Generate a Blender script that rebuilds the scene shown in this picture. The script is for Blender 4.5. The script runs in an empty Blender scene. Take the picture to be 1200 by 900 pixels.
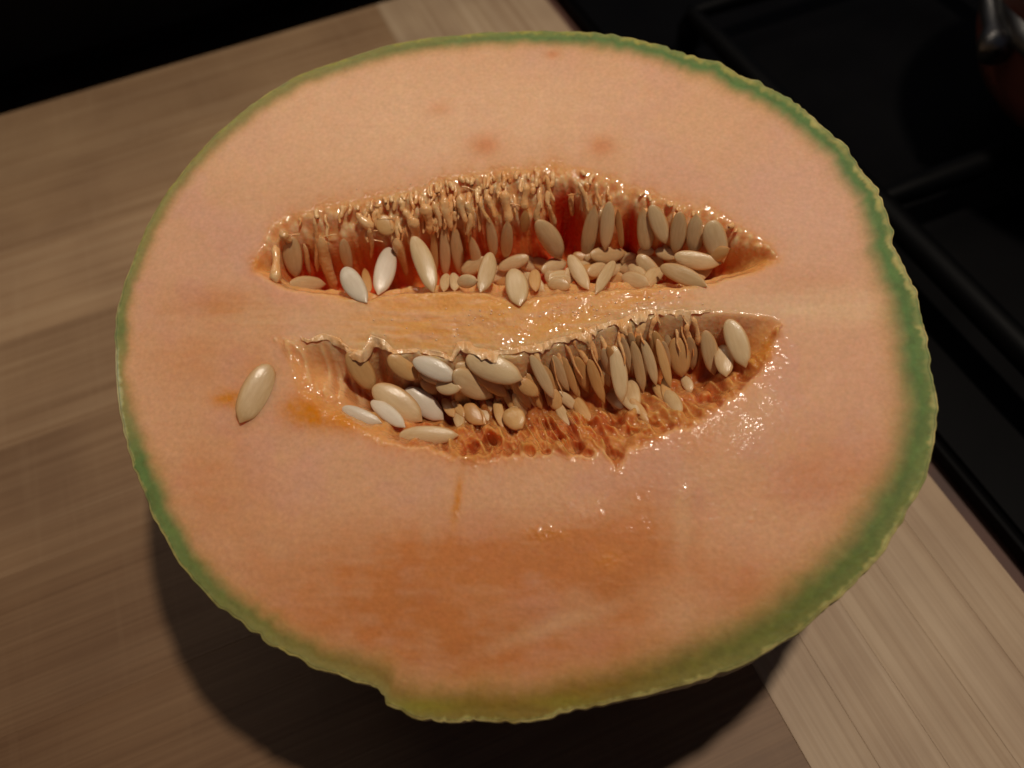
import bpy, bmesh, math, random
import numpy as np
from mathutils import Vector, Matrix
from mathutils.bvhtree import BVHTree
from mathutils.kdtree import KDTree

rng = np.random.default_rng(7)
random.seed(7)
scene = bpy.context.scene
COL = scene.collection

# ------------------------------------------------------------------ camera geometry
# metres; z = 0 is the top of the cutting board, the origin lies under the middle of the cut face
F = 950.0                                    # focal length in units of a 1200-wide frame
PC = np.array([600.0, 450.0])
_v1 = np.array([-57.0, -867.0]) - PC         # vanishing point of the end cap's long edges
_t = (-F * F + 600 * _v1[0] + 315 * _v1[1]) / (_v1[0] - 0.295 * _v1[1])
_v2 = np.array([_t - 600, -315 - 0.295 * _t])
d1 = np.array([_v1[0], -_v1[1], -F]); d1 /= np.linalg.norm(d1)
d2 = np.array([_v2[0], -_v2[1], -F]); d2 /= np.linalg.norm(d2)
up = np.cross(d2, d1); up /= np.linalg.norm(up); up *= np.sign(up[1])
ex = np.array([1.0, 0, 0]) - up * up[0]; ex /= np.linalg.norm(ex)
ey = np.cross(up, ex)
R = np.stack([ex, ey, up])                   # camera axes -> world axes
HF = 0.155 / 1.295                           # camera height above the middle of the cut face
HB = HF * 1.55                               # camera height above the board
TILT = math.radians(12)


def rays(p):
    p = np.atleast_2d(np.asarray(p, float)) - PC
    r = np.stack([p[:, 0], -p[:, 1], -F * np.ones(len(p))], 1) @ R.T
    return r / np.linalg.norm(r, axis=1)[:, None]


_r0 = rays([(618, 430)])[0]
_c0 = _r0 * (-HF / _r0[2])
CAM = np.array([-_c0[0], -_c0[1], HB])
C0 = np.array([0.0, 0.0, HB - HF])           # middle of the cut face
NF = np.array([0.0, -math.sin(TILT), math.cos(TILT)])
EB = np.array([0.0, math.cos(TILT), math.sin(TILT)])
EA = np.array([1.0, 0.0, 0.0])


def on_face(p, d=0.0):                       # photo point -> world point on the cut plane (d metres under it)
    r = rays(p)
    s = ((C0 - NF * d - CAM) @ NF) / (r @ NF)
    return CAM + r * s[:, None]


def on_level(p, z):
    r = rays(p)
    return CAM + r * ((z - CAM[2]) / r[:, 2])[:, None]


def to_px(P):
    q = (np.asarray(P) - CAM) @ R
    return np.stack([PC[0] + F * q[:, 0] / -q[:, 2], PC[1] - F * q[:, 1] / -q[:, 2]], 1)


cam_data = bpy.data.cameras.new('camera')
cam = bpy.data.objects.new('camera', cam_data)
COL.objects.link(cam)
cam.matrix_world = Matrix([[*R[0], CAM[0]], [*R[1], CAM[1]], [*R[2], CAM[2]], [0, 0, 0, 1]])
cam_data.sensor_width = 36
cam_data.lens = 36 * F / 1200
cam_data.clip_start = 0.01
cam_data.clip_end = 60
cam_data.dof.use_dof = True
cam_data.dof.focus_distance = float(np.linalg.norm(C0 - CAM)) + 0.004
cam_data.dof.aperture_fstop = 12
scene.camera = cam

# ------------------------------------------------------------------ light
world = bpy.data.worlds.new('World')
scene.world = world
world.use_nodes = True
world.node_tree.nodes['Background'].inputs[0].default_value = (0.74, 0.80, 1.08, 1)
world.node_tree.nodes['Background'].inputs[1].default_value = 0.036
EL, AZ, DIST = math.radians(75.5), math.radians(22), 0.80
lamp = bpy.data.lights.new('ceiling_bulb', 'POINT')
lamp.energy = 14.2
lamp.color = (1.0, 0.87, 0.72)
lamp.shadow_soft_size = 0.022
lamp_ob = bpy.data.objects.new('ceiling_bulb', lamp)
lamp_ob.location = C0 + DIST * np.array([math.cos(EL) * math.cos(AZ), math.cos(EL) * math.sin(AZ), math.sin(EL)])
COL.objects.link(lamp_ob)
strip_l = bpy.data.lights.new('fill_strip_light', 'AREA')          # added fill light behind the board, out of view, brightens the far side
strip_l.shape = 'RECTANGLE'; strip_l.size = 0.5; strip_l.size_y = 0.05
strip_l.energy = 0.35
strip_l.color = (1.0, 0.87, 0.72)
strip_ob = bpy.data.objects.new('fill_strip_light', strip_l)
strip_ob.location = (-0.16, 0.30, 0.42)
strip_ob.rotation_euler = (Vector((0.14, -0.26, -0.40))).to_track_quat('-Z', 'Y').to_euler()
COL.objects.link(strip_ob)

scene.view_settings.view_transform = 'Standard'
scene.view_settings.look = 'None'
scene.view_settings.exposure = 0.09
scene.view_settings.gamma = 1.0
scene.view_settings.use_curve_mapping = False
scene.render.engine = 'CYCLES'
scene.cycles.use_adaptive_sampling = True
scene.cycles.adaptive_threshold = 0.02
scene.cycles.use_denoising = True
scene.cycles.max_bounces = 8
scene.cycles.sample_clamp_indirect = 4.0


# ------------------------------------------------------------------ helpers
def srgb(r, g, b):
    f = lambda c: c / 12.92 if c <= 0.04045 else ((c + 0.055) / 1.055) ** 2.4
    return tuple(f(c / 255) for c in (r, g, b))


def sstep(a, b, x):
    t = np.clip((x - a) / (b - a), 0, 1)
    return t * t * (3 - 2 * t)


_lat = rng.random((8, 256, 256))


def vnoise(x, y, seed=0):
    L = _lat[seed % 8]
    x = x + seed * 17.3; y = y + seed * 9.7
    xi = np.floor(x).astype(int); yi = np.floor(y).astype(int)
    fx = x - xi; fy = y - yi
    fx = fx * fx * (3 - 2 * fx); fy = fy * fy * (3 - 2 * fy)
    g = lambda i, j: L[i & 255, j & 255]
    return ((g(xi, yi) * (1 - fx) + g(xi + 1, yi) * fx) * (1 - fy)
            + (g(xi, yi + 1) * (1 - fx) + g(xi + 1, yi + 1) * fx) * fy)


def fbm(x, y, seed=0, n=4):
    s = 0; a = 0.5; t = 0
    for i in range(n):
        s = s + a * vnoise(x, y, seed + i); t += a
        x = x * 2.03; y = y * 2.03; a *= 0.5
    return s / t


def worley(x, y, seed=0):                    # F1, F2 on a jittered lattice
    A = _lat[seed % 8]; B = _lat[(seed + 3) % 8]; x = x + 31.7 * seed
    xi = np.floor(x).astype(int); yi = np.floor(y).astype(int)
    f1 = np.full(x.shape, 9.0); f2 = np.full(x.shape, 9.0)
    for i in (-1, 0, 1):
        for j in (-1, 0, 1):
            gx = xi + i; gy = yi + j
            d = np.hypot(gx + A[gx & 255, gy & 255] - x, gy + B[gx & 255, gy & 255] - y)
            f2 = np.minimum(f2, np.maximum(f1, d)); f1 = np.minimum(f1, d)
    return f1, f2


def make_mesh(name, verts, quads=None, tris=None, smooth=True, outward=True):
    me = bpy.data.meshes.new(name)
    verts = np.asarray(verts, np.float32)
    q = np.asarray(quads if quads is not None else np.zeros((0, 4)), np.int32).reshape(-1, 4)
    t = np.asarray(tris if tris is not None else np.zeros((0, 3)), np.int32).reshape(-1, 3)
    if outward and len(q):
        vd = verts.astype(float) - verts.mean(0)
        vol = np.einsum('ij,ij->i', vd[q[:, 0]], np.cross(vd[q[:, 1]] , vd[q[:, 2]])).sum() + np.einsum('ij,ij->i', vd[q[:, 0]], np.cross(vd[q[:, 2]], vd[q[:, 3]])).sum()
        if vol < 0:
            q = q[:, ::-1]
    me.vertices.add(len(verts)); me.vertices.foreach_set('co', verts.ravel())
    me.loops.add(q.size + t.size)
    me.loops.foreach_set('vertex_index', np.concatenate([q.ravel(), t.ravel()]).astype(np.int32))
    me.polygons.add(len(q) + len(t))
    starts = np.concatenate([np.arange(len(q)) * 4, q.size + np.arange(len(t)) * 3]).astype(np.int32)
    me.polygons.foreach_set('loop_start', starts)
    me.polygons.foreach_set('use_smooth', np.full(len(q) + len(t), smooth))
    me.update(calc_edges=True)
    me.validate()
    return me


def grid_quads(nr, nc, wrap=True, off=0):
    i = np.arange(nr - 1)[:, None]; j = np.arange(nc if wrap else nc - 1)[None, :]
    j2 = (j + 1) % nc
    return np.stack([i * nc + j, (i + 1) * nc + j, (i + 1) * nc + j2, i * nc + j2], -1).reshape(-1, 4) + off


def link(name, me, mat, parent=None, kind=None):
    o = bpy.data.objects.new(name, me)
    COL.objects.link(o)
    if mat is not None and len(me.materials) == 0:
        me.materials.append(mat)
    if parent is not None:
        o.parent = parent
    if kind:
        o['kind'] = kind
    return o


def thing(name, label, cat, loc=(0, 0, 0), group=None):
    o = bpy.data.objects.new(name, None)
    o.empty_display_size = 0.02
    o.location = loc
    COL.objects.link(o)
    o['label'] = label; o['category'] = cat
    if group:
        o['group'] = group
    return o


class NT:
    def __init__(self, name):
        self.m = bpy.data.materials.new(name); self.m.use_nodes = True
        self.t = self.m.node_tree; self.b = self.t.nodes['Principled BSDF']

    def n(self, typ, **kw):
        o = self.t.nodes.new(typ)
        for k, v in kw.items():
            if k.startswith('i_'):
                k = k[2:]
                o.inputs[int(k) if k.isdigit() else k].default_value = v
            else:
                setattr(o, k, v)
        return o

    def l(self, a, b):
        self.t.links.new(a, b)

    def set(self, **kw):
        for k, v in kw.items():
            self.b.inputs[k.replace('_', ' ')].default_value = v

    def ramp(self, src, stops):
        r = self.n('ShaderNodeValToRGB')
        e = r.color_ramp.elements
        while len(e) < len(stops):
            e.new(0.5)
        for k, (p, c) in enumerate(stops):
            e[k].position = p; e[k].color = (*c, 1)
        self.l(src, r.inputs[0])
        return r


def mixcol(nt, mode, fac, a, b):
    m = nt.n('ShaderNodeMix', data_type='RGBA', blend_type=mode)
    if isinstance(fac, (int, float)):
        m.inputs[0].default_value = fac
    else:
        nt.l(fac, m.inputs[0])
    for k, v in ((6, a), (7, b)):
        if isinstance(v, tuple):
            m.inputs[k].default_value = (*v, 1)
        else:
            nt.l(v, m.inputs[k])
    return m.outputs[2]


# ------------------------------------------------------------------ materials
def flesh_material():
    t = NT('melon_flesh')
    co = t.n('ShaderNodeTexCoord').outputs['Object']
    at = t.n('ShaderNodeAttribute', attribute_name='pigment')
    wet = t.n('ShaderNodeAttribute', attribute_name='wet')
    n1 = t.n('ShaderNodeTexNoise', i_Scale=1300.0, i_Detail=4.0); t.l(co, n1.inputs['Vector'])
    n2 = t.n('ShaderNodeTexNoise', i_Scale=220.0, i_Detail=3.0); t.l(co, n2.inputs['Vector'])
    g = t.ramp(n1.outputs[0], [(0.3, (0.90, 0.87, 0.84)), (0.7, (1.09, 1.10, 1.12))])
    c = mixcol(t, 'MULTIPLY', 0.55, at.outputs['Color'], g.outputs[0])
    g2 = t.ramp(n2.outputs[0], [(0.35, (0.985, 0.965, 0.945)), (0.65, (1.01, 1.015, 1.02))])
    c = mixcol(t, 'MULTIPLY', 0.8, c, g2.outputs[0])
    t.l(c, t.b.inputs['Base Color'])
    t.set(Subsurface_Weight=0.65, Subsurface_Scale=0.0055, Subsurface_Radius=(1.0, 0.42, 0.2), Specular_IOR_Level=0.14)
    rr = t.n('ShaderNodeMapRange', i_3=0.58, i_4=0.15); t.l(wet.outputs['Fac'], rr.inputs[0]); t.l(rr.outputs[0], t.b.inputs['Roughness'])
    n3 = t.n('ShaderNodeTexNoise', i_Scale=1500.0, i_Detail=3.0); t.l(co, n3.inputs['Vector'])
    vo = t.n('ShaderNodeTexVoronoi', i_Scale=1150.0); t.l(co, vo.inputs['Vector'])
    mm = t.n('ShaderNodeMath', operation='MULTIPLY'); t.l(vo.outputs['Distance'], mm.inputs[0]); t.l(wet.outputs['Fac'], mm.inputs[1])
    ad = t.n('ShaderNodeMath', operation='MULTIPLY_ADD', i_1=0.16); t.l(n3.outputs[0], ad.inputs[0]); t.l(mm.outputs[0], ad.inputs[2])
    bp = t.n('ShaderNodeBump', i_Strength=0.3, i_Distance=0.0004); t.l(ad.outputs[0], bp.inputs['Height'])
    t.l(bp.outputs[0], t.b.inputs['Normal'])
    cp = t.n('ShaderNodeMath', operation='POWER', i_1=1.8); t.l(wet.outputs['Fac'], cp.inputs[0])
    cw = t.n('ShaderNodeMath', operation='MULTIPLY', i_1=0.7); t.l(cp.outputs[0], cw.inputs[0]); t.l(cw.outputs[0], t.b.inputs['Coat Weight'])
    t.set(Coat_Roughness=0.06)
    t.l(bp.outputs[0], t.b.inputs['Coat Normal'])
    return t.m


def rind_material():
    t = NT('melon_rind')
    co = t.n('ShaderNodeTexCoord').outputs['Object']
    at = t.n('ShaderNodeAttribute', attribute_name='pigment')
    n = t.n('ShaderNodeTexNoise', i_Scale=420.0, i_Detail=5.0); t.l(co, n.inputs['Vector'])
    g = t.ramp(n.outputs[0], [(0.3, (0.65, 0.62, 0.55)), (0.7, (1.15, 1.15, 1.12))])
    t.l(mixcol(t, 'MULTIPLY', 0.8, at.outputs['Color'], g.outputs[0]), t.b.inputs['Base Color'])
    t.set(Roughness=0.62, Subsurface_Weight=0.12, Subsurface_Scale=0.002, Subsurface_Radius=(1, 0.8, 0.3))
    bp = t.n('ShaderNodeBump', i_Strength=0.6, i_Distance=0.0006); t.l(n.outputs[0], bp.inputs['Height']); t.l(bp.outputs[0], t.b.inputs['Normal'])
    return t.m


def seed_material(name, c0, c1, rimc, rough=0.40, sss=0.12):
    t = NT(name)
    co = t.n('ShaderNodeTexCoord').outputs['Object']
    mp = t.n('ShaderNodeMapping', i_Scale=(2.0, 3.5, 3.5)); t.l(co, mp.inputs[0])
    n = t.n('ShaderNodeTexNoise', i_Scale=1.6, i_Detail=4.0); t.l(mp.outputs[0], n.inputs['Vector'])
    oi = t.n('ShaderNodeObjectInfo')
    ad = t.n('ShaderNodeMath', operation='MULTIPLY_ADD', i_1=0.5); t.l(oi.outputs['Random'], ad.inputs[0])
    sb = t.n('ShaderNodeMath', operation='SUBTRACT', i_1=0.25); t.l(n.outputs[0], sb.inputs[0]); t.l(sb.outputs[0], ad.inputs[2])
    r = t.ramp(ad.outputs[0], [(0.2, c0), (0.8, c1)])
    sx = t.n('ShaderNodeSeparateXYZ'); t.l(co, sx.inputs[0])
    za = t.n('ShaderNodeMath', operation='ABSOLUTE'); t.l(sx.outputs[2], za.inputs[0])
    zr = t.n('ShaderNodeMapRange', i_1=0.02, i_2=0.26, i_3=0.75, i_4=0.0); t.l(za.outputs[0], zr.inputs[0])
    cm = mixcol(t, 'MIX', zr.outputs[0], r.outputs[0], rimc)
    t.l(cm, t.b.inputs['Base Color'])
    t.set(Roughness=rough, Subsurface_Weight=sss, Subsurface_Scale=0.0004, Subsurface_Radius=(1, 0.6, 0.35), Coat_Weight=0.55, Coat_Roughness=0.12)
    n4 = t.n('ShaderNodeTexNoise', i_Scale=11.0, i_Detail=5.0); t.l(mp.outputs[0], n4.inputs['Vector'])
    bp = t.n('ShaderNodeBump', i_Strength=0.22, i_Distance=0.0002); t.l(n4.outputs[0], bp.inputs['Height'])
    t.l(bp.outputs[0], t.b.inputs['Normal']); t.l(bp.outputs[0], t.b.inputs['Coat Normal'])
    return t.m


def pulp_material(name, c0, c1):
    t = NT(name)
    co = t.n('ShaderNodeTexCoord').outputs['Object']
    n = t.n('ShaderNodeTexNoise', i_Scale=330.0, i_Detail=4.0); t.l(co, n.inputs['Vector'])
    r = t.ramp(n.outputs[0], [(0.35, c0), (0.65, c1)])
    t.l(r.outputs[0], t.b.inputs['Base Color'])
    t.set(Roughness=0.22, Subsurface_Weight=0.12, Subsurface_Scale=0.0003, Subsurface_Radius=(1, 0.5, 0.25), Coat_Weight=0.6, Coat_Roughness=0.06)
    n2 = t.n('ShaderNodeTexNoise', i_Scale=1300.0, i_Detail=2.0); t.l(co, n2.inputs['Vector'])
    bp = t.n('ShaderNodeBump', i_Strength=0.5, i_Distance=0.0004); t.l(n2.outputs[0], bp.inputs['Height'])
    t.l(bp.outputs[0], t.b.inputs['Normal']); t.l(bp.outputs[0], t.b.inputs['Coat Normal'])
    return t.m


def wood_material(name, dark, mid, light, scratch=0.3, streak=1.0):
    t = NT(name)
    co = t.n('ShaderNodeTexCoord').outputs['Object']     # local x runs along the grain
    oi = t.n('ShaderNodeObjectInfo')
    wo = t.n('ShaderNodeVectorMath', operation='MULTIPLY_ADD'); wo.inputs[1].default_value = (1, 1, 1)
    cx = t.n('ShaderNodeCombineXYZ'); t.l(oi.outputs['Random'], cx.inputs[0]); t.l(oi.outputs['Random'], cx.inputs[2])
    t.l(co, wo.inputs[0]); t.l(cx.outputs[0], wo.inputs[2])
    m1 = t.n('ShaderNodeMapping', i_Scale=(1.6, 105, 105)); t.l(wo.outputs[0], m1.inputs[0])
    n1 = t.n('ShaderNodeTexNoise', i_Scale=3.0, i_Detail=6.0, i_Roughness=0.62, i_Distortion=0.3); t.l(m1.outputs[0], n1.inputs['Vector'])
    r1 = t.ramp(n1.outputs[0], [(0.28, dark), (0.5, mid), (0.72, light)])
    m2 = t.n('ShaderNodeMapping', i_Scale=(9, 620, 620)); t.l(wo.outputs[0], m2.inputs[0])
    n2 = t.n('ShaderNodeTexNoise', i_Scale=2.0, i_Detail=4.0); t.l(m2.outputs[0], n2.inputs['Vector'])
    r2 = t.ramp(n2.outputs[0], [(0.3, (0.80, 0.76, 0.72)), (0.6, (1.04, 1.04, 1.04))])
    c = mixcol(t, 'MULTIPLY', 0.75 * streak, r1.outputs[0], r2.outputs[0])
    n5 = t.n('ShaderNodeTexNoise', i_Scale=28.0, i_Detail=4.0); t.l(wo.outputs[0], n5.inputs['Vector'])   # worn, greyed patches
    r5 = t.ramp(n5.outputs[0], [(0.35, (0.84, 0.80, 0.78)), (0.65, (1.1, 1.1, 1.08))])
    c = mixcol(t, 'MULTIPLY', 0.8, c, r5.outputs[0])
    # knife scratches across the grain
    m3 = t.n('ShaderNodeMapping', i_Scale=(420, 16, 20), i_Rotation=(0, 0, 0.5)); t.l(wo.outputs[0], m3.inputs[0])
    n3 = t.n('ShaderNodeTexNoise', i_Scale=1.0, i_Detail=2.0); t.l(m3.outputs[0], n3.inputs['Vector'])
    r3 = t.ramp(n3.outputs[0], [(0.55, (0, 0, 0)), (0.70, (1, 1, 1))])
    sf = t.n('ShaderNodeMath', operation='MULTIPLY', i_1=scratch); t.l(r3.outputs[0], sf.inputs[0])
    c = mixcol(t, 'MIX', sf.outputs[0], c, light)
    rc = t.ramp(oi.outputs['Random'], [(0.0, (0.96, 0.95, 0.94)), (1.0, (1.04, 1.04, 1.04))])
    c = mixcol(t, 'MULTIPLY', 1.0, c, rc.outputs[0])
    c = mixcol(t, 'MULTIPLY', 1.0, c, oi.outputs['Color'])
    t.l(c, t.b.inputs['Base Color'])
    t.set(Roughness=0.55, Specular_IOR_Level=0.35)
    bp = t.n('ShaderNodeBump', i_Strength=0.25, i_Distance=0.0003); t.l(n2.outputs[0], bp.inputs['Height']); t.l(bp.outputs[0], t.b.inputs['Normal'])
    return t.m


def plain(name, col, rough=0.4, metal=0.0, noise=0.15, scale=60.0, spec=0.5):
    t = NT(name)
    co = t.n('ShaderNodeTexCoord').outputs['Object']
    n = t.n('ShaderNodeTexNoise', i_Scale=scale, i_Detail=5.0); t.l(co, n.inputs['Vector'])
    r = t.ramp(n.outputs[0], [(0.3, tuple(c * (1 - noise) for c in col)), (0.7, tuple(c * (1 + noise) for c in col))])
    t.l(r.outputs[0], t.b.inputs['Base Color'])
    rr = t.n('ShaderNodeMapRange', i_3=rough * 0.8, i_4=rough * 1.25); t.l(n.outputs[0], rr.inputs[0]); t.l(rr.outputs[0], t.b.inputs['Roughness'])
    t.set(Metallic=metal, Specular_IOR_Level=spec)
    return t.m


def juice_material():
    t = NT('melon_juice')
    n = t.n('ShaderNodeTexNoise', i_Scale=300.0)
    r = t.ramp(n.outputs[0], [(0.3, (0.82, 0.50, 0.28)), (0.7, (0.86, 0.57, 0.35))])
    t.l(r.outputs[0], t.b.inputs['Base Color'])
    t.set(Roughness=0.05, Coat_Weight=0.6, Coat_Roughness=0.03)
    return t.m


M = dict(
    flesh=flesh_material(), rind=rind_material(), juice=juice_material(),
    seed_cream=seed_material('seed_cream', (0.61, 0.385, 0.175), (0.76, 0.545, 0.295), (0.58, 0.27, 0.075)),
    seed_white=seed_material('seed_white', (0.66, 0.535, 0.385), (0.77, 0.655, 0.50), (0.62, 0.43, 0.25)),
    seed_tan=seed_material('seed_tan', (0.60, 0.30, 0.095), (0.72, 0.43, 0.17), (0.55, 0.21, 0.045)),
    pulp_pale=pulp_material('pulp_pale', (0.88, 0.41, 0.135), (0.95, 0.60, 0.28)),
    pulp_amber=pulp_material('pulp_amber', (0.62, 0.21, 0.045), (0.76, 0.36, 0.11)),
    pulp_skin=pulp_material('pulp_skin', (0.84, 0.43, 0.16), (0.93, 0.62, 0.34)),
    pulp_tan=pulp_material('pulp_tan', (0.74, 0.40, 0.15), (0.84, 0.53, 0.25)),
    wood_main=wood_material('board_wood', (0.275, 0.168, 0.090), (0.33, 0.213, 0.122), (0.375, 0.255, 0.152), 0.2),
    wood_cap=wood_material('end_cap_wood', (0.355, 0.238, 0.142), (0.45, 0.325, 0.21), (0.52, 0.392, 0.265), 0.05, 0.6),
    counter=plain('countertop', (0.085, 0.036, 0.024), 0.6, 0, 0.35, 40),
    black=plain('black_enamel', (0.0014, 0.0013, 0.0016), 0.5, 0, 0.2, 40, 0.08),
    black_gloss=plain('black_nonstick', (0.0012, 0.0012, 0.0014), 0.5, 0, 0.2, 80, 0.09),
    steel=plain('brushed_steel', (0.22, 0.215, 0.21), 0.42, 1.0, 0.1, 50),
    red_pot=plain('oxblood_enamel', (0.13, 0.036, 0.022), 0.45, 0, 0.2, 40, 0.35),
    grey=plain('dark_grey_cloth', (0.02, 0.02, 0.022), 0.8, 0, 0.25, 250, 0.2),
)

# ------------------------------------------------------------------ countertop and cutting board
BZ = -0.022
cme = make_mesh('countertop', [(-1.6, -1.2, BZ), (1.6, -1.2, BZ), (1.6, 1.6, BZ), (-1.6, 1.6, BZ)], [(0, 1, 2, 3)])
link('countertop', cme, M['counter'], kind='structure')

# board axes: u runs along the main grain (towards the end cap), v along the end cap
W1 = np.array([d1 @ ex, d1 @ ey]); W1 /= np.linalg.norm(W1)      # end-cap direction, away from the viewer
W2 = np.array([d2 @ ex, d2 @ ey]); W2 -= W1 * (W1 @ W2); W2 /= np.linalg.norm(W2)
bl = lambda p: on_level(p, 0.0)[:, :2]
u_joint = float(np.mean(bl([(460, 50), (890, 775)]) @ W2))
u_edge = float(np.mean(bl([(670, 35), (1090, 560)]) @ W2))
v_top = float(np.mean(bl([(0, 135), (440, 5)]) @ W1))
v_bot = v_top - 0.36
u_left = u_edge - 0.50
board = thing('cutting_board', 'wooden cutting board with a paler end cap under the halved melon', 'cutting board', (0, 0, BZ))
rot_main = Matrix(((W2[0], W1[0], 0), (W2[1], W1[1], 0), (0, 0, 1)))
rot_cap = Matrix(((W1[0], -W2[0], 0), (W1[1], -W2[1], 0), (0, 0, 1)))


def strip(name, length, width, thick, centre, rot, mat, z_off=0.0, bevel=0.0004):
    bm = bmesh.new()
    bmesh.ops.create_cube(bm, size=1)
    bmesh.ops.scale(bm, vec=(length, width, thick), verts=bm.verts)
    bmesh.ops.bevel(bm, geom=[e for e in bm.edges], offset=bevel, segments=2, affect='EDGES', profile=0.6)
    me = bpy.data.meshes.new(name); bm.to_mesh(me); bm.free()
    o = link(name, me, mat, board)
    m4 = rot.to_4x4()
    m4.translation = (centre[0], centre[1], thick / 2 + z_off)
    o.matrix_local = m4
    return o


nst = 9
w = (v_top - v_bot) / nst
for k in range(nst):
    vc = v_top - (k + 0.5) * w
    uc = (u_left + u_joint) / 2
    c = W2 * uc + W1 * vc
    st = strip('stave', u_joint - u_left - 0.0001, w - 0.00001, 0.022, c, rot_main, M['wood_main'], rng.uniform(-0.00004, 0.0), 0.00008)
    front_falloff = min(1.0, max(0.0, (k - 2.0) / 3.0)) + rng.uniform(-0.08, 0.08)      # front staves: redder wood, plus light fall-off painted as a darker tint
    st.color = (1.04 - 0.46 * front_falloff, 1.03 - 0.53 * front_falloff, 1.0 - 0.57 * front_falloff, 1)
ncap = 5
wc = (u_edge - u_joint) / ncap
for k in range(ncap):
    uc = u_joint + (k + 0.5) * wc
    c = W2 * uc + W1 * (v_top + v_bot) / 2
    strip('end_cap_strip', v_top - v_bot, wc - 0.00002, 0.022, c, rot_cap, M['wood_cap'], rng.uniform(-0.00006, 0.0), 0.00012)

# ------------------------------------------------------------------ melon: outline of the cut face
OUT = np.array([(533, 41), (567, 38), (600, 36.5), (640, 36), (667, 36.5), (700, 38.5), (733, 42.5), (767, 50), (800, 61), (833, 69), (850, 75), (867, 85), (893, 96), (917, 108), (943, 125), (967, 147), (993, 170), (1013, 197), (1033, 225), (1043, 253), (1048, 283), (1056, 298), (1072, 330), (1080, 360), (1087, 390), (1092, 433), (1098, 457), (1100, 480), (1097, 513), (1093, 533), (1087, 557), (1077, 580), (1063, 600), (1051, 622), (1032, 652), (1009, 678), (988, 699), (965, 716), (942, 738), (912, 758), (878, 778), (848, 788), (823, 798), (800, 804), (781, 810), (731, 821), (700, 828), (672, 832), (657, 837), (641, 844), (618, 848), (579, 849), (555, 847), (517, 849), (493, 845), (466, 836), (446, 827), (442.5, 820), (446.5, 811.5), (438, 809), (427, 805), (400, 796), (371, 787), (346, 775), (317, 758), (292, 740), (271, 725), (246, 704), (225, 681), (208, 660), (196, 637), (183, 614), (175, 595), (165, 570), (152, 535), (143, 499), (139, 480), (136, 450), (134, 417), (135, 383), (138, 358), (144, 333), (153, 311), (162, 287), (172, 264), (180, 249), (198, 221), (217, 196), (242, 167), (267, 144), (292, 123), (317, 106), (354, 85), (396, 71), (433, 58), (467, 50), (500, 44)], float)
_q = on_face(OUT) - C0
oa, ob = _q @ EA, _q @ EB
NA = 1400
TH = np.arange(NA) / NA * 2 * np.pi - np.pi
_th = np.arctan2(ob, oa); _rr = np.hypot(oa, ob)
_o = np.argsort(_th)
r_out = np.interp(TH, np.concatenate([_th[_o] - 2 * np.pi, _th[_o], _th[_o] + 2 * np.pi]), np.tile(_rr[_o], 3))
_k = np.exp(-0.5 * (np.arange(-9, 10) / 0.9) ** 2); _k /= _k.sum()
r_out = np.convolve(np.concatenate([r_out[-9:], r_out, r_out[:9]]), _k, 'valid')
CT, ST = np.cos(TH), np.sin(TH)
# how bumpy the netted edge is: strong at the right and along the lower left, smooth at the left
deg = np.degrees(TH)
bump_amt = np.clip(0.30 + 0.7 * sstep(-20, 25, deg) * (1 - sstep(60, 85, deg)) + 0.5 * sstep(-150, -135, deg) * (1 - sstep(-100, -85, deg)), 0, 1)
_e1 = 1.4 * np.abs(fbm(np.arange(NA) / 11.0, np.zeros(NA), 2, 2) - 0.5) * 2 - 0.5 + 0.4 * (fbm(np.arange(NA) / 3.5, np.zeros(NA), 4, 2) - 0.5)
_fade = np.minimum(1, np.minimum(np.arange(NA), NA - np.arange(NA)) / 30)
r_out = r_out + 0.0011 * _e1 * bump_amt * _fade
RIND_T = 0.00035 + 0 * deg


def facept(a, b, d):
    return C0 + a[..., None] * EA + b[..., None] * EB - d[..., None] * NF


# body under the face: bulges a little at the right and front right, where the outer skin shows
BUL = 0.035 * sstep(-95, -60, deg) * (1 - sstep(20, 60, deg)) + 0.01


def body_rings(n, r0, inset=0.0, hd=0.07):
    ph = (np.linspace(0, 1, n) ** 1.0) * np.pi / 2
    s = np.cos(ph)[:, None] + BUL[None, :] * np.sin(2 * ph)[:, None]
    rr = np.maximum(r0[None, :] * s - inset * np.cos(ph)[:, None], 0)
    return rr, (np.sin(ph) * (hd - inset))[:, None] * np.ones((1, NA))


HD = 0.07
for _ in range(20):                          # depth of the half so that its underside rests on the board
    rr, dd = body_rings(60, r_out, 0, HD)
    zmin = facept(rr * CT, rr * ST, dd)[..., 2].min()
    HD += zmin
    if abs(zmin) < 1e-6:
        break

# ------------------------------------------------------------------ cavity and colour fields (functions of the point on the cut plane)
U_TOP = np.array([(296, 315), (306, 285), (318, 264), (340, 252), (362, 244), (400, 238), (440, 230), (480, 222), (520, 208), (560, 202), (600, 197), (650, 192), (690, 198), (720, 208), (760, 224), (800, 238), (835, 246), (862, 262), (890, 280), (915, 305)], float)
U_BOT = np.array([(296, 316), (318, 332), (345, 342), (400, 350), (430, 356), (470, 346), (520, 347), (560, 348), (605, 360), (640, 352), (690, 348), (740, 342), (800, 338), (840, 332), (880, 322), (915, 306)], float)
L_TOP = np.array([(330, 396), (345, 396), (360, 402), (380, 396), (400, 400), (412, 412), (425, 414), (435, 392), (448, 400), (462, 414), (490, 412), (520, 418), (530, 420), (536, 402), (550, 404), (575, 414), (600, 414), (625, 408), (650, 400), (680, 394), (710, 382), (735, 372), (760, 366), (800, 366), (850, 366), (900, 370), (918, 378)], float)
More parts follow.
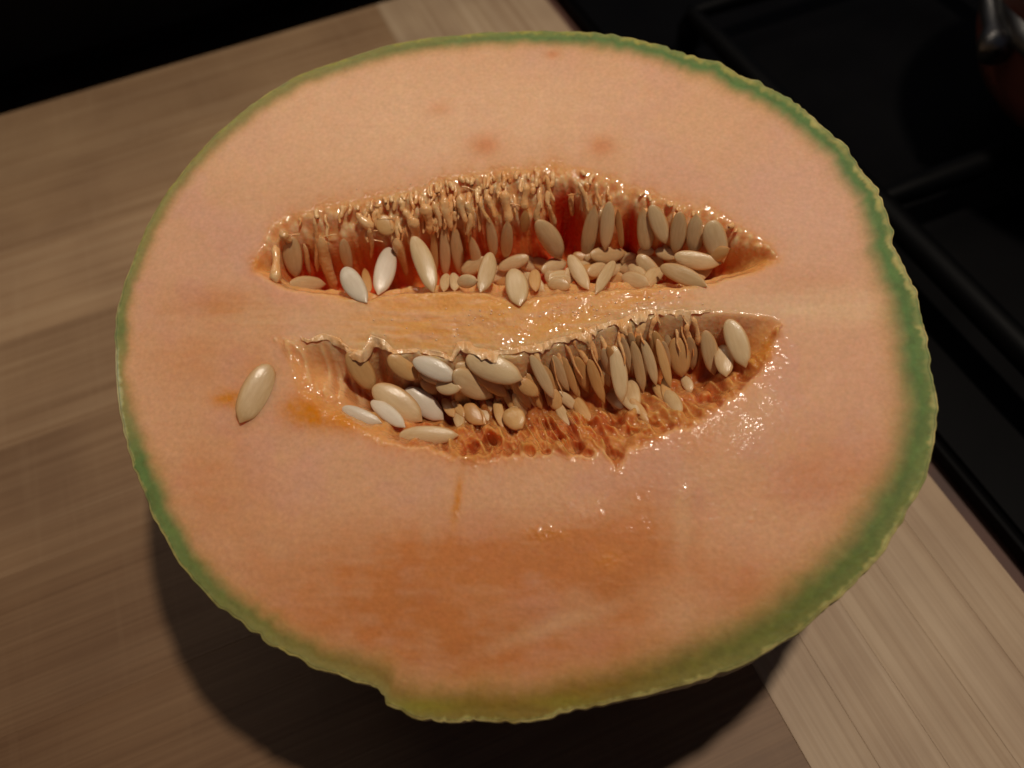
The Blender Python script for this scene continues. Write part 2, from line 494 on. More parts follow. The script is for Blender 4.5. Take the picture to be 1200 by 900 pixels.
L_BOT = np.array([(330, 398), (342, 430), (352, 462), (380, 484), (420, 506), (460, 520), (490, 526), (520, 532), (545, 548), (565, 540), (600, 538), (640, 532), (680, 536), (705, 532), (722, 552), (735, 532), (770, 516), (810, 500), (840, 482), (870, 458), (895, 430), (918, 380)], float)


def blob(px, py, x, y, sx, sy, rot=0.0):
    c, s = math.cos(rot), math.sin(rot)
    dx, dy = px - x, py - y
    return np.exp(-(((dx * c + dy * s) / sx) ** 2 + ((-dx * s + dy * c) / sy) ** 2))


def cavity(px, py):
    """depth under the cut plane (m) and masks"""
    wob = (fbm(px / 9, py / 30, 1, 3) - 0.5)
    x = px
    yt = np.interp(x, U_TOP[:, 0], U_TOP[:, 1]) + 14 * wob; yb = np.interp(x, U_BOT[:, 0], U_BOT[:, 1]) + 5 * (fbm(px / 14, py / 60, 4, 2) - 0.5)
    t = (py - yt) / np.maximum(yb - yt, 6)
    ends = sstep(0, 60, x - 296) ** 0.75 * sstep(0, 120, 915 - x) ** 0.8
    flute = fbm(px / 7.5, py / 45, 3, 2)
    win = blob(px, py, 662, 240, 20, 60) + 0.9 * blob(px, py, 741, 262, 11, 50) + 0.5 * blob(px, py, 420, 300, 16, 40)
    prof = 0.22 * sstep(0.0, 0.26, t) + 0.78 * sstep(0.16 + 0.14 * flute - 0.13 * win, 0.50 - 0.22 * win, t)
    prof = prof * (1 - 0.62 * sstep(0.58, 0.78, t)) * (1 - sstep(0.80, 1.0, t))
    inU = (t > 0) & (t < 1) & (ends > 0)
    dU = np.where(inU, 0.0160 * prof * ends * (0.86 + 0.28 * flute), 0)
    f1, f2 = worley(px / 8.5, py / 11, 1)
    fib = sstep(0.0, 0.12, t) * (1 - sstep(0.3, 0.55, t))
    dU = dU - np.where(inU, fib * 0.0016 * np.clip(1 - f1 * 1.5, 0, 1), 0)
    yt2 = np.interp(x, L_TOP[:, 0], L_TOP[:, 1]) + 16 * (fbm(px / 15, py / 400, 2, 3) - 0.5) * sstep(390, 430, x) * (1 - sstep(760, 850, x)); yb2 = np.interp(x, L_BOT[:, 0], L_BOT[:, 1]) + 16 * wob
    t2 = (py - yt2) / np.maximum(yb2 - yt2, 6)
    ends2 = sstep(0, 120, x - 322) ** 1.1 * sstep(0, 95, 918 - x) ** 0.75
    prof2 = sstep(0.0, 0.36, t2) ** 0.85 * (1 - 0.52 * sstep(0.45, 0.68, t2) - 0.48 * sstep(0.72, 1.0, t2))
    inL = (t2 > 0) & (t2 < 1) & (ends2 > 0)
    dL = np.where(inL, 0.0102 * prof2 * ends2 * (0.85 + 0.3 * fbm(px / 12, py / 16, 5, 2)), 0)
    dL = dL * np.where(inL, 1 - (1 - sstep(0.25, 0.45, t2)) * 0.75 * (fbm(px / 8, py / 70, 6, 3) - 0.35) * sstep(400, 440, px), 1)
    wx = 16 * (fbm(px / 22, py / 22, 1, 2) - 0.5); wy = 16 * (fbm(px / 22, py / 22, 4, 2) - 0.5)
    sx_ = px - 0.35 * py
    g1, g2 = worley((sx_ + wx) / 17, (py + wy) / 34, 2)
    h1, h2 = worley((sx_ + wy) / 9, (py + wx) / 16, 5)
    nearz = sstep(0.45, 0.65, t2) * (1 - sstep(0.93, 1.0, t2)) * np.where(inL, 1, 0) * sstep(420, 520, px)
    mem = np.clip(1 - (g2 - g1) * 2.6, 0, 1) ** 1.5 * sstep(0.25, 0.6, fbm(px / 16, py / 16, 7, 2))
    dL = dL - nearz * (0.0008 * mem - 0.0022 * np.clip(0.7 - g1, 0, 1)) - nearz * 0.0004 * np.clip(1 - (h2 - h1) * 3, 0, 1) + nearz * 0.0034 * (fbm(sx_ / 15, py / 22, 6, 3) - 0.5)
    sx2 = px - 0.42 * py + 10 * (fbm(px / 40, py / 40, 3, 2) - 0.5)
    cord = np.clip(1 - np.abs(fbm(sx2 / 9.5, py / 60, 4, 2) - 0.5) * 6.5, 0, 1)      # wet cords running down from the seeds
    lowz = np.where(inL, 1, 0) * sstep(0.40, 0.55, t2) * (1 - sstep(0.86, 0.98, t2)) * sstep(460, 540, px)
    dL = dL - lowz * 0.0017 * cord * (0.5 + fbm(px / 20, py / 20, 2, 2))
    leftz = np.where(inL, 1, 0) * (1 - sstep(405, 440, px)) * (1 - sstep(0.55, 0.85, t2))
    lc = np.clip(1 - np.abs(fbm((px - 0.15 * py) / 8, py / 60, 7, 2) - 0.5) * 6, 0, 1)
    dL = dL - leftz * 0.0012 * lc * sstep(0.02, 0.2, t2)
    for hx, hy, hr, hd_ in ((674, 521, 9, 3.2), (622, 527, 7, 2.4), (596, 519, 9, 2.6), (640, 482, 10, 3.0), (701, 508, 7, 2.0), (742, 500, 7, 2.2), (655, 505, 7, 1.8), (570, 505, 8, 2.2), (718, 528, 8, 2.2), (548, 520, 7, 1.8),
                            (770, 490, 6, 1.6), (600, 492, 7, 1.8), (690, 484, 7, 2.2), (725, 482, 8, 2.0), (798, 474, 7, 2.0), (835, 462, 8, 2.2), (540, 500, 6, 1.6), (640, 528, 5, 1.6), (690, 531, 5, 1.6), (760, 508, 5, 1.4)):
        rr_ = np.hypot((px - hx) + 5 * wob, ((py - hy) + 4 * (g1 - 0.4)) * 1.25) / hr
        dL = dL + 0.001 * hd_ * np.exp(-rr_ ** 4) - 0.0003 * np.exp(-((rr_ - 1.45) / 0.35) ** 2)
    d = dU + dL
    ridge = sstep(-0.1, 0.0, (py - yb) / 60 + 0.02) * (1 - sstep(0, 0.1, (py - yt2) / 60 + 0.02)) * sstep(340, 500, px + 40 * (fbm(px / 15, py / 8, 3, 3) - 0.5)) * (1 - sstep(740, 860, px))
    q1, q2 = worley(px / 22, py / 13, 4)
    d = d + ridge * (0.0006 + 0.0006 * (fbm(px / 26, py / 12, 6, 2) - 0.5) + 0.0002 * q1 + 0.0005 * (fbm(px / 34, py / 5, 2, 3) - 0.5))
    return d, dict(inU=inU, t=t, inL=inL, t2=t2, fib=fib, cord=cord * lowz, lc=lc * leftz, nearz=nearz, mem=mem, ridge=ridge, flute=flute, g1=g1, yt=yt, yb=yb, yt2=yt2, yb2=yb2)


def lerp(c, col, m):
    return c * (1 - m[:, None]) + np.array(col)[None, :] * m[:, None]


NR = 330
rho = np.linspace(0, 1, NR)
rho = rho * 0.85 + 0.15 * rho ** 0.6
rf = r_out - RIND_T
RR = rho[:, None] * rf[None, :]
A = (RR * CT).ravel(); B = (RR * ST).ravel()
PX = to_px(facept(A, B, np.zeros_like(A)))
px, py = PX[:, 0], PX[:, 1]
depth, mk = cavity(px, py)
dg_ = depth.reshape(NR, NA)
for _ in range(8):
    pad = np.concatenate([dg_[:1], dg_, dg_[-1:]])
    dg_ = 0.25 * pad[:-2] + 0.5 * dg_ + 0.25 * pad[2:]
    dg_ = 0.25 * np.roll(dg_, 1, 1) + 0.5 * dg_ + 0.25 * np.roll(dg_, -1, 1)
depth = 0.8 * dg_.ravel() + 0.2 * depth
de = (r_out[None, :] - RR).ravel()                       # distance in from the skin
thv = np.tile(deg, NR)
# second cut at the front: the flesh steps down along a shallow diagonal line
crease = np.interp(px, [300, 440, 600, 700, 770, 800, 860, 1000], [840, 806, 738, 705, 655, 600, 520, 380])
side = sstep(-25, 25, py - crease) * sstep(430, 470, px) * (1 - sstep(800, 830, px))
depth = depth + 0.0003 * side
# the face is not a perfect plane: it falls away slightly to the front and sides, with faint knife marks
depth = depth + 0.010 * np.clip((-B - 0.030) / 0.040, 0, 2) ** 1.6 * 0.55
depth = depth + 0.0005 * (fbm(px / 160, py / 90, 2, 3) - 0.5) + 0.00010 * (fbm(px / 6, py / 5, 6, 3) - 0.5) + 0.00002 * (fbm(px / 90, py / 3.0, 1, 2) - 0.5)
incav = mk['inU'] | mk['inL']


def soften(m, n):
    g = np.asarray(m, float).reshape(NR, NA)
    for _ in range(n):
        p_ = np.concatenate([g[:1], g, g[-1:]])
        g = 0.25 * p_[:-2] + 0.5 * g + 0.25 * p_[2:]
        g = 0.25 * np.roll(g, 1, 1) + 0.5 * g + 0.25 * np.roll(g, -1, 1)
    return g.ravel()


softcav = np.clip(soften(incav, 14) * 1.15 - 0.1, 0, 1)

# pigment
N1 = fbm(px / 70, py / 70, 0, 4); N2 = fbm(px / 25, py / 25, 3, 4); N3 = fbm(px / 8, py / 8, 5, 3)
FA, FO, FP = (0.77, 0.44, 0.25), (0.63, 0.225, 0.056), (0.75, 0.415, 0.275)
col = np.tile(np.array([FA]), (len(px), 1))
col = lerp(col, FP, np.clip(0.9 * sstep(0.45, 0.7, N1) + 0.5 * blob(px, py, 1010, 440, 90, 180) + 0.5 * blob(px, py, 250, 300, 80, 60), 0, 0.9))
col = lerp(col, (0.89, 0.56, 0.345), 0.9 * blob(px, py, 510, 140, 290, 90))  # far part of the face painted lighter, standing in for stronger light there
org = (1.0 * blob(px, py, 470, 720, 190, 62, 0.1) + 0.95 * blob(px, py, 600, 650, 190, 40, 0.05) + 0.9 * blob(px, py, 745, 690, 60, 60) + 0.65 * blob(px, py, 760, 600, 55, 40)
       + 0.75 * blob(px, py, 275, 362, 75, 22, 0.1) + 0.55 * blob(px, py, 975, 560, 90, 50) + 0.55 * blob(px, py, 870, 700, 110, 45) + 0.5 * blob(px, py, 250, 570, 70, 70)
       + 0.5 * blob(px, py, 940, 335, 50, 14) + 0.5 * blob(px, py, 620, 780, 170, 40) + 0.45 * blob(px, py, 250, 420, 90, 50) + 0.5 * blob(px, py, 680, 640, 40, 30))
org = np.clip(org * (0.30 + 0.8 * N2 + 0.6 * fbm(px / 30, py / 7, 7, 3)), 0, 1)
col = lerp(col, FO, 0.88 * org)
for x, y, sx, sy, a in ((568, 170, 18, 13, .7), (705, 172, 17, 12, .65), (515, 128, 14, 8, .35), (648, 64, 9, 5, .6), (820, 520, 30, 22, .3)):
    col = lerp(col, (0.70, 0.24, 0.08), a * blob(px, py, x, y, sx, sy))
# paler fibres leading to the stem ends
col = lerp(col, (0.83, 0.56, 0.33), 0.75 * np.clip(blob(px, py, 960, 358, 140, 24) + 0.6 * blob(px, py, 330, 376, 110, 22), 0, 1) * (0.4 + 1.2 * fbm(px / 60, py / 4, 2, 3)))
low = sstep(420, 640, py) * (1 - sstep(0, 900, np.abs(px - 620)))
col = col * (1 - low[:, None] * np.array([[0.06, 0.09, 0.13]]))  # front of the face darkened, light fall-off put into the colour
# pale wet patch and crease at lower right
col = lerp(col, (0.74, 0.42, 0.22), 0.7 * np.clip(blob(px, py, 800, 600, 12, 50) + blob(px, py, 640, 735, 90, 10, -0.35) + blob(px, py, 800, 710, 50, 40), 0, 1))
# fine mottling
mot = (1 + 0.07 * (N3 - 0.5) + 0.05 * (N2 - 0.5))[:, None]
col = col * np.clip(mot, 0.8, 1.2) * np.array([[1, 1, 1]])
# green layer under the skin: width and hue change round the rim
dg = de * 1000 + 0.55 * (fbm(px / 14, py / 14, 1, 3) - 0.5) * 2
ang = np.array([-180, -168, -150, -130, -112, -100, -80, -60, -40, -20, 0, 20, 40, 60, 90, 120, 150, 165, 172, 178, 180])
gw = np.interp(thv, ang, [2.0, 3.2, 3.0, 3.2, 3.8, 4.6, 4.2, 5.4, 5.6, 5.4, 5.0, 4.6, 4.2, 3.8, 3.2, 3.0, 2.3, 2.0, 2.4, 1.6, 2.0])
gs = np.interp(thv, ang, [.45, .9, .9, .8, .7, .85, .85, .9, .95, .95, .95, .95, .95, .95, .92, .7, .55, .7, .85, .35, .45])
hue = np.interp(thv, ang, [.1, .0, .15, .5, .9, 1., 1., .55, .35, .25, .1, .0, .0, .0, 0., .15, .4, .1, .0, .1, .1])   # towards olive yellow
G0, G1 = np.array([0.075, 0.215, 0.060]), np.array([0.21, 0.135, 0.004])
gcol = G0[None, :] * (1 - hue[:, None]) + G1[None, :] * hue[:, None]
gcol = gcol * (1 + 0.5 * (fbm(px / 9, py / 9, 4, 3) - 0.5))[:, None]
ycol = np.array([[0.52, 0.30, 0.085]])
my = (1 - sstep(gw * 0.9, gw * 2.1, dg)) * 0.55
col = col * (1 - my[:, None]) + ycol * my[:, None]
mg = (1 - sstep(gw * 0.45, gw * 1.55, dg)) * gs
col = col * (1 - mg[:, None]) + gcol * mg[:, None]
mo = (1 - sstep(1.0, gw * 0.45 + 0.9, dg)) * np.interp(thv, ang, [.6, .1, .2, .6, .5, .2, .2, .3, .2, .2, .15, .2, .25, .3, .35, .6, .8, .5, .3, .9, .6])
col = lerp(col, (0.40, 0.32, 0.11), np.clip(mo, 0, 1))
cream = np.interp(thv, ang, [.9, .5, .45, .5, .6, .6, .6, .7, .8, .9, 1.2, 1.3, 1.5, 1.3, .9, .7, .5, .5, .6, .9, .9])
cream = cream * (0.4 + 1.2 * fbm(thv * 1.4, np.zeros(len(px)), 3, 3))
hue_f = np.interp(thv, ang, [.85, .3, .2, .15, .25, .3, .25, .3, .3, .35, .4, .35, .3, .15, .05, .05, .1, .3, .6, .9, .85])
rag = sstep(0.32, 0.62, fbm(thv / 2.6, np.zeros(len(px)), 1, 3))
mc = (1 - sstep(cream * 0.6, cream * 1.4, de * 1000)) * (0.25 + 0.75 * rag)
ccol = np.stack([0.52 + 0.2 * hue_f, 0.40 + 0.21 * hue_f, 0.07 + 0.27 * hue_f], -1) * (0.8 + 0.4 * fbm(px / 5, py / 5, 2, 2))[:, None]
col = col * (1 - 0.9 * mc[:, None]) + ccol * 0.9 * mc[:, None]
col = lerp(col, (0.80, 0.48, 0.35), 0.6 * blob(px, py, 940, 245, 100, 85) * (1 - mg))
col = lerp(col, (0.31, 0.27, 0.03), 0.7 * np.clip(blob(px, py, 492, 828, 50, 10) + 0.7 * blob(px, py, 660, 822, 40, 9), 0, 1) * (1 - mc))
# cavity pigments
winc = np.clip(blob(px, py, 660, 230, 22, 60) + blob(px, py, 741, 255, 12, 50) + 0.6 * blob(px, py, 415, 300, 24, 34) + 0.35 * blob(px, py, 350, 300, 14, 30), 0, 1)
dmm = depth * 1000
deep = sstep(2.0 - 1.2 * winc, 9.0 - 5.5 * winc, dmm) * np.where(incav, 1, 0) * np.where(mk['inU'], 1 - 0.9 * sstep(0.56, 0.72, mk['t']), 1)
near = np.exp(-np.maximum(np.minimum(np.abs(py - mk['yt']), np.abs(py - mk['yb2'])), 0) / 13.0) * sstep(285, 340, px) * (1 - sstep(860, 930, px)) * (0.55 + 0.9 * (fbm(px / 12, py / 12, 7, 3) - 0.2))
col = lerp(col, (0.68, 0.27, 0.075), 0.55 * near * (1 - incav))
rimcol = lerp(np.tile([[0.82, 0.40, 0.15]], (len(px), 1)), (0.86, 0.54, 0.29), np.clip(mk['fib'] * np.clip(1.25 - 1.9 * worley(px / 8.5, py / 11, 1)[0], 0, 1), 0, 1))
deepcol = lerp(np.tile([[0.74, 0.050, 0.014]], (len(px), 1)), (0.72, 0.19, 0.045), np.clip(sstep(0.40, 0.70, mk['flute']) + 0.55 * (1 - winc), 0, 1))
deepcol = np.where(mk['inL'][:, None], np.array([[0.56, 0.17, 0.045]]), deepcol)
cav = rimcol * (1 - deep[:, None]) + deepcol * deep[:, None]
cav = lerp(cav, (0.62, 0.23, 0.05), 0.8 * mk['nearz'])
cav = lerp(cav, (0.46, 0.085, 0.020), 0.85 * mk['nearz'] * sstep(0.36, 0.66, fbm((px - 0.35 * py) / 15, py / 22, 6, 3)))
cav = lerp(cav, (0.72, 0.34, 0.11), 0.75 * mk['cord'])
cav = lerp(cav, (0.82, 0.50, 0.26), 0.7 * mk['lc'])
cav = lerp(cav, (0.74, 0.36, 0.12), 0.25 * mk['nearz'] * mk['mem'])
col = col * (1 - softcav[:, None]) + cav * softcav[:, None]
col = lerp(col, (0.82, 0.41, 0.115), (0.45 + 0.5 * sstep(0.3, 0.7, fbm(px / 34, py / 5, 2, 3))) * mk['ridge'] * (1 - sstep(0.5, 2.5, dmm - 2)))
# pale papery skin hanging over the lower hollow
lip = np.exp(-((py - mk['yt2'] - 2) / 11.0) ** 2) * sstep(400, 440, px) * (1 - sstep(800, 900, px))
col = lerp(col, (0.70, 0.42, 0.21), 0.6 * lip)
wallm = mk['inL'] * (1 - sstep(0.10, 0.34, mk['t2'])) * (0.35 + 0.65 * sstep(0.35, 0.65, fbm(px / 6, py / 60, 6, 3)))
col = lerp(col, (0.74, 0.43, 0.22), 0.85 * wallm)
# juice-soaked spots; the ring at the loose seed also paints its shadow
soak = np.clip(blob(px, py, 266, 467, 19, 11) + 0.75 * blob(px, py, 296, 466, 36, 15, -1.15) + blob(px, py, 352, 480, 26, 20) + blob(px, py, 400, 492, 45, 14) + blob(px, py, 536, 585, 5, 30, 0.15) + 0.8 * blob(px, py, 300, 308, 9, 12)
               + 0.7 * blob(px, py, 885, 300, 26, 20) + 0.7 * blob(px, py, 895, 410, 22, 28) + 0.5 * blob(px, py, 640, 625, 30, 8) + .5 * blob(px, py, 712, 655, 16, 14), 0, 1)
col = lerp(col, (0.72, 0.27, 0.035), 0.85 * soak * (0.5 + N3))
col = np.clip(col, 0.004, 0.9)
wet = np.clip(0.9 * softcav + 0.55 * mk['ridge'] * (0.6 + 0.8 * sstep(0.4, 0.65, N2)) + soak + 0.9 * near * near + 0.45 * blob(px, py, 800, 600, 12, 50) * sstep(.35, .6, N2) + 0.30 * blob(px, py, 880, 480, 26, 40) * sstep(.45, .65, N2)
              + 0.4 * blob(px, py, 650, 610, 120, 50) * sstep(.5, .65, N2) + 0.04, 0, 1)

flesh_top = facept(A, B, depth)
# underside of the flesh follows the body just inside the skin
nb = 26
rr, dd = body_rings(nb, rf, 0.0, HD - 0.0012)
dd = dd + (depth.reshape(NR, NA)[-1])[None, :] * (1 - np.linspace(0, 1, nb)[:, None])
rr, dd = rr[1:], dd[1:]
flesh_bot = facept((rr * CT).ravel(), (rr * ST).ravel(), dd.ravel())
melon = thing('halved_melon', 'halved orange cantaloupe lying cut face up on the cutting board', 'melon', (0, 0, 0))
V = np.concatenate([flesh_top, flesh_bot])
fme = make_mesh('flesh', V, grid_quads(NR + nb - 1, NA))
ca = fme.attributes.new('pigment', 'FLOAT_COLOR', 'POINT')
cc = np.ones((len(V), 4), np.float32); cc[:len(col), :3] = col; cc[len(col):, :3] = (0.4, 0.35, 0.15)
ca.data.foreach_set('color', cc.ravel())
wa = fme.attributes.new('wet', 'FLOAT', 'POINT')
ww = np.zeros(len(V), np.float32); ww[:len(wet)] = wet
wa.data.foreach_set('value', ww)
flesh = link('flesh', fme, M['flesh'], melon)

# ------------------------------------------------------------------ rind with raised netting
NB = 150
rr, dd = body_rings(NB, r_out, 0, HD)
dd = dd + (depth.reshape(NR, NA)[-1] + 0.00014)[None, :] * (1 - np.linspace(0, 1, NB)[:, None])
P = facept(rr * CT, rr * ST, dd)
kd = KDTree(2600)
pts = []
for k in range(2600):
    u_ = rng.uniform(0, 2 * np.pi); z_ = rng.uniform(-0.08, 1)
    s_ = math.sqrt(max(0, 1 - z_ * z_)); i_ = int(u_ / (2 * np.pi) * NA) % NA
    a_, b_ = r_out[i_] * CT[i_] * s_, r_out[i_] * ST[i_] * s_
    q_ = C0 + a_ * EA + b_ * EB - z_ * HD * NF
    kd.insert(q_, k)
kd.balance()
f12 = np.zeros((NB * NA, 2))
Pf = P.reshape(-1, 3)
sub = 2
idx = np.arange(NB * NA).reshape(NB, NA)[:, ::sub]
tmp = np.zeros((NB, NA // sub))
for i, row in enumerate(idx):
    for j, v in enumerate(row):
        r_ = kd.find_n(Pf[v], 2)
        tmp[i, j] = r_[1][2] - r_[0][2]
e = np.repeat(tmp, sub, 1); e = 0.5 * (e + np.roll(e, -1, 1))
net = 1 - sstep(0.0002, 0.0019, e)
net = net * (0.6 + 0.6 * fbm(np.tile(np.arange(NA) / 20.0, (NB, 1)), np.tile(np.arange(NB)[:, None] / 8.0, (1, NA)), 2, 3))
Nrm = (P - (C0 - 0.01 * NF)); Nrm /= np.linalg.norm(Nrm, axis=2)[..., None]
amp = 0.0009 * np.sin(np.clip(np.linspace(0, 1, NB) * 12, 0, np.pi / 2))[:, None] * np.ones((1, NA))
amp[0] = 0
amp[-4:] = 0
P2 = P + Nrm * ((net - 0.3) * amp * (0.5 + 0.5 * bump_amt[None, :]))[..., None]
P2[..., 2] = np.maximum(P2[..., 2], 0.0002)
# the cut rim of the skin, slightly rounded
q1 = facept((r_out - RIND_T) * CT, (r_out - RIND_T) * ST, depth.reshape(NR, NA)[-1] + 0.00003)
q2 = facept((r_out - RIND_T * 0.5) * CT, (r_out - RIND_T * 0.5) * ST, depth.reshape(NR, NA)[-1] + 0.00004)
RV = np.concatenate([q1[None], q2[None], P2]).reshape(-1, 3)
rcol = np.zeros((NB + 2, NA, 3))
sk = np.array([0.30, 0.235, 0.085]); nt_ = np.array([0.50, 0.42, 0.27])
hue_r = np.interp(deg, ang, [.75, .3, .2, .15, .25, .3, .25, .3, .3, .35, .4, .35, .3, .15, .05, .05, .1, .3, .6, .8, .75])   # pale cream <-> yellow green
rim = np.stack([0.40 + 0.2 * hue_r, 0.31 + 0.20 * hue_r, 0.07 + 0.22 * hue_r], -1)
rim = rim * (0.8 + 0.5 * fbm(np.arange(NA) / 7.0, np.zeros(NA), 5, 3))[:, None]
last = col.reshape(NR, NA, 3)[-1]
rg = (0.15 + 0.85 * rag.reshape(NR, NA)[-1])[:, None]
rcol[0] = last; rcol[1] = last * (1 - 0.5 * rg) + 0.5 * rg * rim; rcol[2] = last * (1 - 0.9 * rg) + 0.9 * rg * rim
rcol[3:] = sk + (nt_ - sk) * np.clip(net[1:], 0, 1)[..., None]
rme = make_mesh('rind', RV, grid_quads(NB + 2, NA))
ra = rme.attributes.new('pigment', 'FLOAT_COLOR', 'POINT')
cc = np.ones((len(RV), 4), np.float32); cc[:, :3] = rcol.reshape(-1, 3)
ra.data.foreach_set('color', cc.ravel())
link('rind', rme, M['rind'], melon)

# ------------------------------------------------------------------ stacking: what a new piece in the hollow comes to rest on
# a coarser copy of the flesh surface is enough to find where the wall is
sR, sA = 2, 4
Vc = flesh_top.reshape(NR, NA, 3)[::sR, ::sA]
bvhs = [BVHTree.FromPolygons([Vector(v) for v in Vc.reshape(-1, 3)], [tuple(int(i) for i in q) for q in grid_quads(Vc.shape[0], Vc.shape[1])])]
camv = Vector(CAM)


def first_hit(p, only_flesh=False):
    d = Vector(rays([p])[0])
    best = None
    for b in (bvhs[:1] if only_flesh else bvhs):
        h = b.ray_cast(camv, d)
        if h[0] is not None and (best is None or h[3] < best):
            best = h[3]
    return (best if best is not None else 0.2), d


def seed_mesh(var):
    """unit seed: x from -0.5 (blunt end) to 0.5 (pointed end), half-width and half-thickness 0.5"""
    ns, nc = 22, 18
    bend = (0.0, 0.10, -0.08, 0.05)[var]
    belly = (0.86, 0.92, 0.80, 0.88)[var]
    vs = []
    for i in range(ns + 1):
        s = 0.5 - 0.5 * math.cos(math.pi * i / ns)
        pa, pb = 0.5, (0.60, 0.55, 0.66, 0.58)[var]
        sm_ = pa / (pa + pb)
        wv = (s ** pa * (1 - s) ** pb) / (sm_ ** pa * (1 - sm_) ** pb) if 0 < s < 1 else 0.0
        wv *= 1 - 0.55 * max(0.0, (s - 0.84) / 0.16) ** 1.5
        wv = max(wv, 0.0 if i in (0, ns) else 0.03)
        tv = wv ** 0.85
        for k in range(nc):
            a = 2 * math.pi * k / nc
            c, sn = math.cos(a), math.sin(a)
            lipf = 1.0 - 0.28 * abs(c) ** 6            # thin rim all round
            y = 0.5 * wv * math.copysign(abs(c) ** 0.85, c)
            z = 0.5 * tv * math.copysign(abs(sn) ** 1.15, sn) * lipf
            z += 0.035 * math.sin(3.0 * s + 2 * y * 3 + var) * (1 if sn > 0 else 0) * wv
            vs.append((s - 0.5, y + bend * math.sin(math.pi * s) * 0.8, z + 0.06 * math.sin(math.pi * s + var)))
    me = make_mesh('seed', vs, grid_quads(ns + 1, nc))
    return me


SEEDV = [[seed_mesh(v).copy() for v in range(4)] for _ in range(3)]
SM = ['seed_cream', 'seed_white', 'seed_tan']
for k in range(3):
    for v in range(4):
        SEEDV[k][v].materials.append(M[SM[k]])
        SEEDV[k][v].name = 'seed'


def add_seed(x1, y1, x2, y2, wpx, kind=0, thick=None, lift=0.0, roll=0.0, top_level=False, sink=0.0, tip=2):
    """a seed whose ends are seen at the two photo points, resting on whatever is already there"""
    if tip == 1:
        x1, y1, x2, y2 = x2, y2, x1, y1
    h1, r1 = first_hit((x1, y1)); h2, r2 = first_hit((x2, y2))
    hm = [first_hit((x1 + (x2 - x1) * f, y1 + (y2 - y1) * f))[0] for f in (0.25, 0.5, 0.75)]
    lo = min(h1, h2, *hm)
    h1 = min(h1, lo + 0.006); h2 = min(h2, lo + 0.006)            # never lies steeper than this
    scale = 0.5 * (h1 + h2) / F
    wid = 0.97 * wpx * scale
    th = thick if thick else min(wid * 0.36, 0.0019)
    need = max(0.0, max((h1 + (h2 - h1) * f) - hh for f, hh in zip((0.25, 0.5, 0.75), hm)))
    off = th * 0.42 + min(need, 0.003) + lift - sink
    p1 = camv + r1 * (h1 - off); p2 = camv + r2 * (h2 - off)
    ax = (p2 - p1); ln = ax.length; ax.normalize()
    view = (camv - (p1 + p2) / 2).normalized()
    nz = (view - ax * view.dot(ax)).normalized()
    if roll:
        nz = Matrix.Rotation(roll, 3, ax) @ nz
    ny = nz.cross(ax)
    var = random.randrange(4)
    o = link('seed', SEEDV[kind][var], None, None if top_level else melon)
    ny2 = ny
    m = Matrix(((ax.x * ln, ny2.x * wid, nz.x * th, 0), (ax.y * ln, ny2.y * wid, nz.y * th, 0), (ax.z * ln, ny2.z * wid, nz.z * th, 0), (0, 0, 0, 1)))
    m.translation = (p1 + p2) / 2
    o.matrix_world = m
    me = SEEDV[kind][var]
    vv = [m @ v.co for v in me.vertices]
    bvhs.append(BVHTree.FromPolygons(vv, [tuple(p.vertices) for p in me.polygons]))
    return o


def tube(points, radii, n=8):
    pts = [Vector(p) for p in points]
    vs = []; m = len(pts)
    ref = Vector((0.3, -0.5, 0.8)).normalized()
    for i, p in enumerate(pts):
        t = (pts[min(i + 1, m - 1)] - pts[max(i - 1, 0)]).normalized()
        u = t.cross(ref)
        if u.length < 1e-4:
            u = t.cross(Vector((1, 0, 0)))
        u.normalize(); v = t.cross(u)
        for k in range(n):
            a = 2 * math.pi * k / n
            vs.append(p + (u * math.cos(a) + v * math.sin(a)) * radii[i])
    return np.array([tuple(v) for v in vs]), grid_quads(m, n)


def strand_path(x1, y1, x2, y2, lift1, lift2, n=7, wig=2.0):
    h1, r1 = first_hit((x1, y1)); h2, r2 = first_hit((x2, y2))
    h2 = min(h2, h1 + 0.007); h1 = min(h1, h2 + 0.007)
    ph = random.uniform(0, 6.3); pts = []
    for i in range(n):
        f = i / (n - 1)
        x = x1 + (x2 - x1) * f + wig * math.sin(ph + 3.0 * f) * math.sin(math.pi * f)
        y = y1 + (y2 - y1) * f
        d = Vector(rays([(x, y)])[0])
        pts.append(camv + d * (h1 + (h2 - h1) * f - (lift1 + (lift2 - lift1) * f)))
    return pts


def add_strand(x1, y1, x2, y2, w1, w2, mat='pulp_pale', lift1=0.001, lift2=0.001, knob=0.0, wig=2.0, register=True):
    pts = strand_path(x1, y1, x2, y2, lift1, lift2, 9, wig)
    n = len(pts); sc = (pts[0] - camv).length / F
    rad = []
    for i in range(n):
        f = i / (n - 1)
        r = (w1 + (w2 - w1) * f) * 0.5 * sc
        r *= 1 + 0.18 * math.sin(7 * f + x1)
        if knob:
            r = max(r, knob * 0.5 * sc * math.exp(-((f - 0.08) / 0.13) ** 2))
        if i == 0: r *= 0.35
        if i == n - 1: r *= 0.4
        rad.append(r)
    pts2 = [pts[0] + (pts[0] - pts[1]).normalized() * rad[0] * 0.5] + pts + [pts[-1] + (pts[-1] - pts[-2]).normalized() * rad[-1] * 0.5]
    vs, q = tube(pts2, [rad[0] * 0.15] + rad + [rad[-1] * 0.15], 10)
    o = link('pulp_strand', make_mesh('pulp_strand', vs, q), M[mat], melon)
    if register:
        bvhs.append(BVHTree.FromPolygons([Vector(v) for v in vs], [tuple(int(i) for i in f) for f in q]))
    return o


# ------------------------------------------------------------------ fine fibre ends along the upper wall (too many and too small to count)
fv, fq, off = [], [], 0


